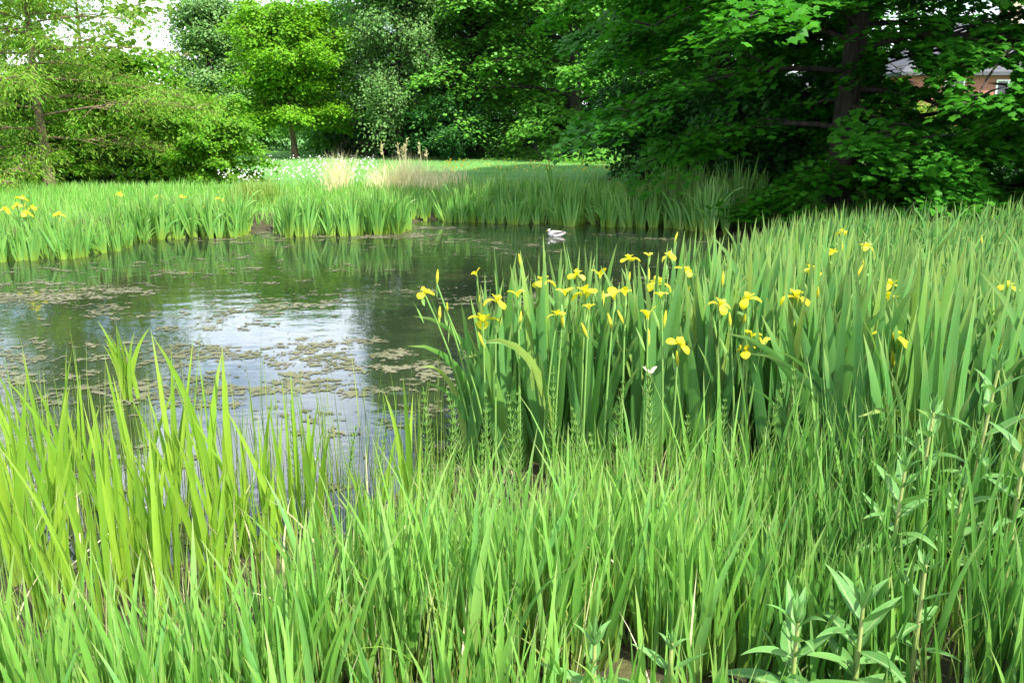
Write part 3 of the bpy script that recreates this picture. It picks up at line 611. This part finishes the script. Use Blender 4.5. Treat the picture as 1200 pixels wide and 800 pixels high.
BLOOMS=[ # photo position of the bloom, its state, its size, its label
 (497,343,OPEN,.9,'yellow iris leaning out over the water at the left tip of the bed'),
 (512,333,BUD,1.1,'yellow iris bud upright beside the leaning bloom at the bed\'s left tip'),
 (524,366,BUD,.9,'low yellow iris bud below the left tip of the bed'),
 (559,322,HALF,.8,'half-open yellow iris whose petal curls against the water, left end of the bed'),
 (566,376,OPEN,1.25,'large open yellow iris lowest at the left front of the bed'),
 (581,353,OPEN,1.1,'open yellow iris just above the large low left bloom'),
 (607,348,HALF,1.1,'half-open yellow iris right of the two left front blooms'),
 (610,312,BUD,1.1,'tall pointed yellow iris bud standing before the dark water'),
 (636,331,OPEN,1.15,'flat-topped open yellow iris against the water, above the half-open one'),
 (653,369,OPEN,.9,'small pale yellow iris low in the front leaves'),
 (662,346,HALF,1.1,'yellow iris with one broad hanging petal seen from the side'),
 (686,343,OPEN,1.25,'wide open yellow iris pair top beside the side-on bloom'),
 (690,362,HALF,.8,'faded yellow iris hanging right under the wide open one'),
 (676,322,OPEN,1.0,'arched yellow iris just below the duck'),
 (703,325,HALF,1.1,'upright narrow yellow iris right of the arched bloom under the duck'),
 (720,350,HALF,1.15,'yellow iris with a broad petal turned left, centre of the bed'),
 (733,346,HALF,.9,'narrow yellow iris close right of the broad left-turned bloom'),
 (737,304,OPEN,1.05,'open yellow iris highest on a tall stem before the far water'),
 (759,373,HALF,1.2,'long upright yellow iris bud cluster below the large drooping bloom'),
 (771,333,OPEN,1.35,'largest drooping yellow iris in the middle of the bed'),
 (775,348,HALF,.8,'small yellow iris tucked under the largest drooping bloom'),
 (784,300,OPEN,.9,'yellow iris at the bed edge with a bud rising beside it'),
 (790,284,BUD,1.1,'yellow iris bud topmost at the far water edge of the bed'),
 (803,317,OPEN,.9,'round yellow iris right of the bloom at the bed edge'),
 (760,300,HALF,.7,'thin yellow iris opening left of the bed-edge bloom'),
 (795,402,OPEN,.95,'single yellow iris low in the middle of the front leaves'),
 (762,440,WITH,1.0,'withered whitish iris bloom bent over in the front leaves'),
 (843,357,OPEN,1.0,'yellow iris with a long bud standing straight above it'),
 (846,337,BUD,1.2,'long yellow iris bud above an open bloom in mid bed'),
 (877,350,OPEN,1.0,'yellow iris spread flat with a bud at its right side'),
 (874,411,OPEN,1.0,'lowest yellow iris of the ragged cluster right of centre'),
 (880,396,HALF,1.0,'curled yellow iris in the middle of the ragged cluster right of centre'),
 (893,403,HALF,1.0,'drooping yellow iris at the right of the ragged cluster'),
 (872,379,BUD,.9,'small yellow iris bud topping the ragged cluster'),
 (856,383,BUD,1.0,'closed yellow iris bud left of the ragged cluster'),
 (932,349,OPEN,1.3,'broad yellow iris behind a tall grey-green leaf'),
 (951,316,OPEN,1.0,'bright yellow iris pair left bloom in the back of the bed'),
 (958,350,BUD,1.0,'yellow iris bud right of the broad bloom behind the leaf'),
 (958,324,HALF,.7,'small yellow iris hanging below the bright back bloom'),
 (975,296,OPEN,.9,'small yellow iris deep in the back of the bed'),
 (987,272,OPEN,.9,'farthest yellow iris near the maple shade'),
 (1016,289,OPEN,.9,'small yellow iris far back, left of a tall leaf'),
 (1003,325,BUD,1.1,'slim yellow iris bud alone among back leaves'),
 (1045,334,OPEN,1.0,'yellow iris above two hanging faded petals, right half'),
 (1041,352,HALF,1.0,'hanging yellow iris petals right under an open bloom, right half'),
 (1045,395,OPEN,1.3,'large three-petalled yellow iris standing alone on the right'),
 (1020,452,BUD,.8,'tiny yellow iris bud low on the right below the large bloom'),
 (1181,336,OPEN,.95,'yellow iris at the right edge of the picture'),
 (1151,286,BUD,.9,'far yellow iris bud near the right picture edge'),
 (1166,413,BUD,.8,'low yellow iris bud near the right picture edge'),
]
FARB=[(20,241,'yellow iris leftmost but one in the left shore group'),(38,244,'bright yellow iris in the middle of the left shore group'),(31,251,'lowest yellow iris of the left shore group'),
 (69,252,'yellow iris at the right of the left shore group'),(140,228,'yellow iris under the bush, left of the shaded irises'),(187,231,'yellow iris in the shade under the bush'),
 (213,231,'small yellow iris right of the shaded one under the bush'),(258,234,'yellow iris at the right end of the left shore by the tussock'),(242,242,'low yellow iris left of the tussock'),(26,233,'topmost small yellow iris of the left shore group'),(6,246,'yellow iris at the far left picture edge')]
def bloom(px,py,state,sc,label,Y=None,zmax=1.0,foot=None):
    if Y is None:
        zf=min(zmax,zat(py,float(np.interp(px,[500,570,690,830,1000,1200],[4.2,4.0,3.86,3.82,3.5,3.2])))) ; p=at(px,py,zf)
        if not inpoly(np.array([p[0]]),np.array([p[1]]),STAND)[0] and py<345: pass
    else: zf=zat(py,Y); p=np.array([xat(px,Y,zf),Y,zf])
    fx,fy=p[0]+R.normal(0,.03)+(.22 if px<530 and Y is None else 0),p[1]+R.uniform(.0,.06); fz=max(-.04,min(.12,gz(fx,fy)))-.03
    e=empty('yellow_iris',(fx,fy,fz)); tag(e,label,'iris flower','yellow irises in bloom' if Y is None else 'yellow irises on the far left shore')
    top=np.array([p[0]-fx,p[1]-fy,p[2]-fz-(.0 if state in(BUD,) else 0)])
    t=np.linspace(0,1,7); P=np.outer(t**1.0,top); P[:,0]=top[0]*t**1.7; P[:,1]=top[1]*t**1.5
    Gs=Geo(); Gs.add(*tube(P,.0065*(1-.35*t),6)); link('stem',Gs.mesh('stem'),M['fstem'],e)
    me_={OPEN:FL[R.integers(5)],HALF:HF[R.integers(4)],BUD:BU[0],WITH:WI}[state]
    o=bpy.data.objects.new('bud' if state==BUD else 'flower',me_); COL.objects.link(o); o.parent=e; o.location=top-np.array([0,0,.005]); s=sc*(.72 if Y is None else 1.05); o.scale=(s,)*3
    o.rotation_euler=(R.normal(0,.2),R.normal(0,.2),R.uniform(0,6))
    o=bpy.data.objects.new('spathe',SPA[R.integers(3)]); COL.objects.link(o); o.parent=e; o.location=top; o.rotation_euler=(0,0,R.uniform(0,6))
    if state in (OPEN,HALF) and R.random()<.6:
        o=bpy.data.objects.new('bud',BU[0]); COL.objects.link(o); o.parent=e; o.location=P[5]+[0.006,0,0]; o.rotation_euler=(R.normal(0,.15),R.normal(.15,.15),R.uniform(0,6)); o.scale=(.9,)*3
for b_ in BLOOMS: bloom(*b_)
for px,py,lb in FARB: bloom(px,py,OPEN,1.0,lb,Y=R.uniform(12.15,12.4) if px<100 else 14.6)

# ---------------------------------------------------------------- bright bur-reed plants in the shallows, left
def clump_at(name,x,y,h,n,w,label,cat,group,mat,spread=.14,bend=.18,rz=None,vary=.3,seed=None):
    rng=np.random.default_rng(seed if seed is not None else R.integers(1e6))
    base=rng.normal(0,.022,(n,3)); base[:,2]=0
    v=ribbons(base,rng.uniform(0,2*pi,n),np.abs(rng.normal(0,spread,n)),h*rng.uniform(1-vary,1.05,n),w*rng.uniform(.7,1.15,n),np.abs(rng.normal(0,bend,n)),rng.normal(pi/2,.7,n),segs=10,prof='blade',fold=.14,bpow=2.,twist=rng.normal(0,.6,n))
    me_=npmesh(name,*v); o=link(name,me_,mat,None,(x,y,max(-.05,gz(x,y))-.02)); tag(o,label,cat,group); return o
pg='yellow-green reed plants in the near left shallows'
p=at(150,468,0); o=clump_at('bur_reed',p[0],p[1],.62,11,.034,'bright yellow-green reed tuft standing alone in the open water','reed plant',pg,M['reed'],spread=.12,bend=.35,seed=3)
for px,Y,h,n,lb,sd__ in [(262,3.55,1.08,6,'tallest yellow-green reed, its broad leaf rising against the dark water',5),(88,3.15,1.0,5,'tall reed left with a leaf bending right over the algae',8),(30,3.0,.9,5,'reed plant with broad leaves near the left picture edge',9),
      (185,2.85,.62,4,'darker green reed with a blunt broad leaf in the left foreground',12),(370,3.4,.78,5,'reed with a long arching leaf, right of the sky reflection',14),(485,3.55,.72,4,'two-leaved slanting reed beside the gap before the iris bed',17)]:
    clump_at('bur_reed',xat(px,Y,0),Y,h,n,.036,lb,'reed plant',pg,M['reed'],spread=.10,bend=.22,seed=sd__)
cnt=0
while cnt<54:
    Y=R.uniform(2.45,3.9); px=R.uniform(-30,500); x_=xat(px,Y,0)
    if px>330 and Y<3.0: continue
    if px>230 and R.random()<.3: continue
    if 330<px<480 and Y>3.5: continue
    hh=R.uniform(.5,.95)*(1-.1*(px>300))
    clump_at('bur_reed',x_,Y,hh,int(R.integers(3,6)),.022,'slim yellow-green reed plant crowded in the near left shallows','reed plant',pg,M['reed']); cnt+=1

# thin rush stems in the shallows
n=1000; Y=R.uniform(2.4,5.2,n); px=R.uniform(0,545,n); k=(px<530-0*(Y))&((Y<4.3)|(R.random(n)<.35)); Y,px=Y[k],px[k]
bx_=(px-600)/F*(Y*cos(PITCH)+CZ*sin(PITCH)); base=np.stack([bx_,Y,np.full(len(Y),-.03)],1)
v=ribbons(base,R.uniform(0,6.3,len(Y)),np.abs(R.normal(0,.07,len(Y))),R.uniform(.25,.62,len(Y)),R.uniform(.004,.008,len(Y)),np.abs(R.normal(0,.15,len(Y))),R.uniform(0,6.3,len(Y)),segs=5,prof='grass',fold=.5)
tag(link('rushes',npmesh('rushes',*v),M['rush']),'thin upright rush stems standing in the near water','rushes',kind='stuff')

# horsetails
def horsetail_mesh(seed,h):
    rng=np.random.default_rng(seed); G=Geo(); t=np.linspace(0,1,6)
    G.add(*tube(np.stack([.04*t**2,0*t,t*h],1),.005*(1-.6*t),5))
    for z in np.arange(.12,h*.97,.035):
        k=9; a=np.arange(k)*2*pi/k+rng.uniform(0,1); L=.075*(1-(z/h)**2*.85)
        b=np.zeros((k,3)); b[:,2]=z; b[:,0]=.04*(z/h)**2
        G.add(*ribbons(b,a,np.full(k,1.0),np.full(k,L),np.full(k,.005),np.full(k,-.5),a+pi/2,segs=2,prof='grass',fold=.3))
    return G.mesh('horsetail')
HT=[horsetail_mesh(i,h) for i,h in enumerate((.42,.5,.58,.35))]
for q in HT: q.materials.append(M['horse'])
for i,(px,Y) in enumerate([(572,3.95),(603,3.8),(648,3.75),(662,3.85),(690,3.7),(725,3.75),(760,3.7),(800,3.65),(840,3.6),(885,3.5),(930,3.4),(975,3.3),(1010,3.1),(545,3.9),(500,3.75),(440,3.9),(405,3.8),(520,3.6),(350,3.7),(560,3.6),(1020,2.9),(1110,2.9),(610,3.5),(700,3.5)]):
    x_=xat(px,Y,.1); o=bpy.data.objects.new('horsetail',HT[i%4]); COL.objects.link(o); o.location=(x_,Y,max(-.03,gz(x_,Y))-.02); o.rotation_euler=(R.normal(0,.06),R.normal(0,.06),R.uniform(0,6)); o.scale=(1.1,)*3
    tag(o,'feathery green horsetail stem among the leaves before the iris bed','horsetail','horsetails before the iris bed')

# ---------------------------------------------------------------- foreground grass
LOOSE=[(1063,548,2.35,'tall pale-stemmed leafy plant standing free in the grass, lower right',10,(.02,.01)),
           (1094,482,2.75,'slender leafy plant behind the tall free-standing one',8,(.02,0)),
           (1172,425,2.75,'thick pale-stemmed leafy plant tallest at the right edge',9,(.05,0)),
           (1205,500,2.5,'leafy plant cut by the right picture edge',8,(0,0)),
           (1128,570,2.55,'leafy plant half hidden between the tall stems at right',7,(0,0)),
           (935,728,1.85,'broad low leafy rosette, left of two at the bottom edge',7,(0,0),.21),
           (1012,706,1.9,'low leafy plant with an upright tip, right of two at the bottom edge',8,(0,0),.19),
           (697,748,1.75,'small leafy plant at the bottom edge near the centre',6,(0,0),.16),
           (787,752,1.78,'narrow upright leafy plant at the bottom edge right of centre',5,(0,0),.10),
           (1085,660,2.0,'leafy plant low before the tall pale stem',5,(0,0),.12)]
LXY=[(xat(a[0],a[2],.5),a[2]) for a in LOOSE]
def sward(name,n,pxr,yr,hr,wr,mat,label,dens=None,seg=7,leanx=0,bend=.27,prof='grass',lean=.14,zoff=0,keep=None,az=None,cat='grass'):
    Y=yr[0]+(yr[1]-yr[0])*R.random(n); px=R.uniform(*pxr,n); x_=(px-600)/F*(Y*cos(PITCH)+(CZ-.2)*sin(PITCH))
    k=np.ones(n,bool)
    if keep is not None: k=keep(px,Y,x_)
    for lx,ly in [q for q in LXY if q[0]>.5]: k&=~((np.abs(x_-lx)<.10)&(Y>ly-.4)&(Y<ly+.04)&(name!='undergrass')&(R.random(n)<.85))
    Y,px,x_=Y[k],px[k],x_[k]; n=len(Y); g_=np.maximum(ground_z(x_,Y),-.04)
    h=R.uniform(*hr,n)*(.45+1.1*fbm(x_*2.3,Y*2.3,91,3))*(1-.35*smooth(2.1,1.4,Y))
    v=ribbons(np.stack([x_,Y,g_-.02+zoff],1),R.uniform(0,2*pi,n) if az is None else az+R.normal(0,1.,n),np.abs(R.normal(0,lean,n)),h,R.uniform(*wr,n),np.abs(R.normal(0,bend,n)),R.uniform(0,2*pi,n),segs=seg,prof=prof,fold=.14,bpow=1.8,twist=R.normal(0,.7,n))
    return tag(link(name,npmesh(name,*v),mat),label,cat,kind='stuff')
def near_keep(px,Y,x_):
    lim=np.interp(px,[-100,0,150,300,420,520,600,700,1000,1300],[2.0,2.0,2.0,2.3,2.7,2.8,2.95,3.0,3.0,3.1])
    k=(Y<lim+R.normal(0,.10,len(Y)))&((px<930)|(R.random(len(px))<.3))
    bare=np.exp(-((px-165)/45)**2-((Y-2.25)/.22)**2)
    return k&(R.random(len(px))>.97*bare)&(fbm(x_*2.6,Y*2.6,64,3)>.33)
sward('grass',10800,(-120,1320),(1.15,3.8),(.26,.58),(.010,.032),M['grass'],'lush bright green grass along the near bank',keep=near_keep)
sward('undergrass',13000,(-120,1320),(1.15,3.8),(.12,.34),(.005,.010),M['rush'],'fine yellowish grass stems low among the bank grass',keep=near_keep,bend=.5)
def right_keep(px,Y,x_): return (Y<3.0+.7*smooth(950,1200,px))&(R.random(len(px))<smooth(850,960,px))
sward('tall_grass',3600,(860,1320),(1.2,3.9),(.36,.60),(.012,.030),M['deep'],'taller deep green grass mixed into the iris leaves at right',keep=right_keep)

sward('transition_grass',1500,(480,1000),(2.7,3.9),(.18,.36),(.006,.016),M['grass'],'sparse thin grass between the bank and the iris bed',keep=lambda px,Y,x_: fbm(x_*3,Y*3,12,3)>.45)
sward('dry_stems',420,(-60,1260),(1.3,4.0),(.12,.42),(.004,.010),M['straw'],'dead pale stems scattered low among the grass and reeds',keep=lambda px,Y,x_: (px<560)|(R.random(len(px))<.4),lean=.4,bend=.7)

# ---------------------------------------------------------------- loosestrife plants, lower right
def loosestrife(px,py,Y,label,npair,lean=(0,0),L=.175,bushy=False):
    zt=zat(py,Y); xt=xat(px,Y,zt); zb=gz(xt,Y)-.02; h=zt-zb
    e=empty('loosestrife',(xt-lean[0],Y,zb)); tag(e,label,'wild plant','leafy loosestrife plants in the grass')
    t=np.linspace(0,1,8); P=np.stack([lean[0]*t**1.3,lean[1]*t**1.3,t*h],1)
    G=Geo(); G.add(*tube(P,.0085*(1-.6*t)+.001,7)); link('stem',G.mesh('stem'),M['wstem'],e)
    G=Geo(); a=R.uniform(0,pi)
    for i in range(npair):
        f=(i+.6)/npair; f=.12+.88*f; z=h*f; b0=np.array([np.interp(f,t,P[:,j]) for j in range(3)])
        sz=L*(1.05-.62*max(0,(f-.72)/.28)**1.3)*R.uniform(.65,1.12); op=1.2-.85*max(0,(f-.62)/.38)
        a+=pi/2+R.normal(0,.15)
        nl_=3 if f>.85 else 2
        for k in range(nl_):
            az=a+k*2*pi/nl_
            b=b0[None,:]
            G.add(*ribbons(b,az,op*R.uniform(.8,1.1),sz,sz*.28,R.uniform(.0,1.3),az+pi/2+R.normal(0,.2),segs=8,prof='lance',fold=.22,bpow=1.4,twist=R.normal(0,.3)))
        if i%2==0 and f<.8:
            for k in range(2):
                az=a+pi/2+k*pi; G.add(*ribbons(b0[None,:],az,.5,sz*.45,sz*.11,.3,az+pi/2,segs=5,prof='lance',fold=.22))
    for k in range(4): G.add(*ribbons(P[-1][None,:]-[[0,0,.01]],a+k*pi/2,.2,L*.42,L*.10,.15,a+k*pi/2+pi/2,segs=6,prof='lance',fold=.3))
    link('foliage',G.mesh('foliage'),M['willow'],e)
for a_ in LOOSE:
    loosestrife(*a_)

# ---------------------------------------------------------------- meadow beyond the pond
def far_sward(name,n,xr,yr,hr,wr,mat,label,keep,cat='grass',seg=4,bend=.4,dens=1.0):
    x_=R.uniform(*xr,n); Y=yr[0]*(yr[1]/yr[0])**R.random(n); k=keep(x_,Y)&(np.abs(x_)<.64*Y+1); x_,Y=x_[k],Y[k]; n=len(Y)
    h=R.uniform(*hr,n)*(.7+.6*fbm(x_*.5,Y*.5,41,3)); w=R.uniform(*wr,n)*(Y/18)**.8
    v=ribbons(np.stack([x_,Y,ground_z(x_,Y)-.02],1),R.uniform(0,6.3,n),np.abs(R.normal(0,.2,n)),h,w,np.abs(R.normal(0,bend,n)),R.uniform(0,6.3,n),segs=seg,prof='grass',fold=.12,twist=R.normal(0,.5,n))
    return tag(link(name,npmesh(name,*v),mat),label,cat,kind='stuff')
off=lambda x,y: sdpoly(x,y,POND)>.1
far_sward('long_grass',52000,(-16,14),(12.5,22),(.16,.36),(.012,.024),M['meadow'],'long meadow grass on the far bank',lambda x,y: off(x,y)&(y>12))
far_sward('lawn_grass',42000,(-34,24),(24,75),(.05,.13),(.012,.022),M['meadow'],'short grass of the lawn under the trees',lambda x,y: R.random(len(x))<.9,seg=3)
# pale dry reed clumps
def dry(px0,px1,Y,h,n,label,mat='straw',wd=.014):
    x0,x1=xat(px0,Y),xat(px1,Y); x_=(x0+x1)/2+(x1-x0)/3.2*np.clip(R.normal(0,1,n),-1.7,1.7); y_=Y+np.clip(R.normal(0,.5,n),-.8,.8); z0=gz((x0+x1)/2,Y)
    b=np.stack([x_-(x0+x1)/2,y_-Y,np.full(n,-.03)],1)
    v=ribbons(b,R.uniform(0,6.3,n),np.abs(R.normal(0,.22,n)),h*R.uniform(.55,1.1,n),wd*R.uniform(.6,1.2,n),np.abs(R.normal(0,.5,n)),R.uniform(0,6.3,n),segs=5,prof='grass',fold=.1)
    o=link('dry_grass_clump',npmesh('dry_grass_clump',*v),M[mat],None,((x0+x1)/2,Y,z0)); tag(o,label,'dry grass','pale dry grass clumps on the far bank')
dry(386,408,21,1.0,300,'narrow pale dry grass clump left of the other dry clumps')
dry(434,470,21,.8,300,'pale straw clump left in the wide dry band')
dry(464,500,21.5,.95,430,'tallest pale straw clump in the middle of the dry band')
dry(496,545,20.5,.75,430,'pale straw clump at the right end of the dry band')
dry(280,322,17.4,.62,500,'brownish sedge tussock on the shore under the lawn','rush',.02)
def stalk(px,py,Y,label,n):
    zt=zat(py,Y); x_=xat(px,Y); z0=gz(x_,Y); h=zt-z0; e=empty('dead_stalk',(x_,Y,z0)); tag(e,label,'dead stalk','dead stalks above the dry grass')
    G=Geo(); H_=Geo()
    for i in range(n):
        t=np.linspace(0,1,5); a=R.uniform(0,6); s=R.uniform(.02,.14); P=np.stack([R.normal(0,.06)+cos(a)*s*t**2,R.normal(0,.05)+sin(a)*s*t**2,t*h*R.uniform(.8,1)],1); P[0,2]=-.03
        G.add(*tube(P,.010*(1-.5*t),5)); k=16; b=P[-1]-np.outer(R.random(k),[0,0,.28])
        H_.add(*ribbons(b,R.uniform(0,6.3,k),R.uniform(.3,.8,k),R.uniform(.07,.14,k),.022,.6,R.uniform(0,6.3,k),segs=3,prof='lance'))
    link('stem',G.mesh('stem'),M['straw'],e); link('seed_head',H_.mesh('seed_head'),M['straw'],e)
stalk(454,166,23,'pale dead stalk with a fluffy head, left of three',2); stalk(475,164,23.4,'bundle of bare dead stalks, tallest of three',5); stalk(501,166,23,'forked dead stalk, right of three',2)
# flowers of the meadow
def dots(name,n,fx,size,mat,label,cat):
    x_,Y,z_=fx(n); k=len(x_); nr=np.stack([R.normal(0,.4,k),-.5+R.normal(0,.4,k),np.ones(k)],1)
    V,Fq,U=leaves(R,np.stack([x_,Y,z_],1),nr,R.normal(0,1,(k,3)),size*R.uniform(.6,1.3,k),'oval',curl=0)
    tag(link(name,npmesh(name,V,Fq,U,False),mat),label,cat,kind='stuff')
def wf(n):
    px=np.concatenate([R.uniform(250,300,n//6),R.uniform(300,440,n-n//6)]); Y=np.concatenate([R.uniform(22,25,n//6),R.uniform(23,36,n-n//6)])
    x_=(px-600)/F*(Y*.97); return x_,Y,ground_z(x_,Y)+R.uniform(.12,.45,n)
dots('white_wildflowers',620,wf,.05,M['white'],'white wildflowers scattered through the far meadow at left','wildflowers')
def wf2(n):
    px=np.concatenate([R.uniform(520,545,n//4),R.uniform(545,640,n//3),R.uniform(640,725,n-n//4-n//3)]); Y=R.uniform(24,28,n); x_=(px-600)/F*(Y*.97); return x_,Y,ground_z(x_,Y)+R.uniform(.3,.6,n)
dots('yellow_wildflowers',230,wf2,.06,M['butter'],'small yellow wildflowers in front of the beeches','wildflowers')

# ---------------------------------------------------------------- duck
p=at(652,277,0); e=empty('duck',(p[0],p[1],-.01),rz=pi,sc=.60); tag(e,'pale grey and white duck resting on the far water','duck')
sp=np.array([(-.27,0,.12),(-.2,0,.105),(-.1,0,.085),(.02,0,.075),(.12,0,.085),(.18,0,.105),(.20,0,.135),(.19,0,.16),(.195,0,.18),(.22,0,.185),(.24,0,.18)])
G=Geo(); v=tube(sp,np.array([.008,.045,.085,.105,.10,.075,.048,.042,.05,.045,.012]),14); G.add(*v)
M['duckw']=noisemat('duck_white',[(.35,(.22,.20,.18)),(.5,(.5,.48,.45)),(.65,(.66,.64,.6))],scale=14,rough=.8)
M['duckd']=noisemat('duck_dark',[(.35,(.05,.045,.04)),(.6,(.16,.14,.12))],scale=14,rough=.8)
M['beak']=noisemat('duck_beak',[(.3,(.35,.25,.06)),(.7,(.45,.32,.08))],scale=9,rough=.5)
link('body',G.mesh('body'),M['duckw'],e)
G=Geo(); G.add(*tube(np.array([(.237,0,.178),(.272,0,.168),(.295,0,.165)]),np.array([.02,.018,.006]),8,sq=.5)); link('beak',G.mesh('beak'),M['beak'],e)
for s in (-1,1):
    G=Geo(); G.add(*tube(np.array([(.10,s*.088,.12),(.0,s*.10,.13),(-.12,s*.078,.145),(-.24,s*.03,.15)]),np.array([.02,.045,.035,.005]),8,sq=.45)); link('wing',G.mesh('wing'),M['duckd'],e)
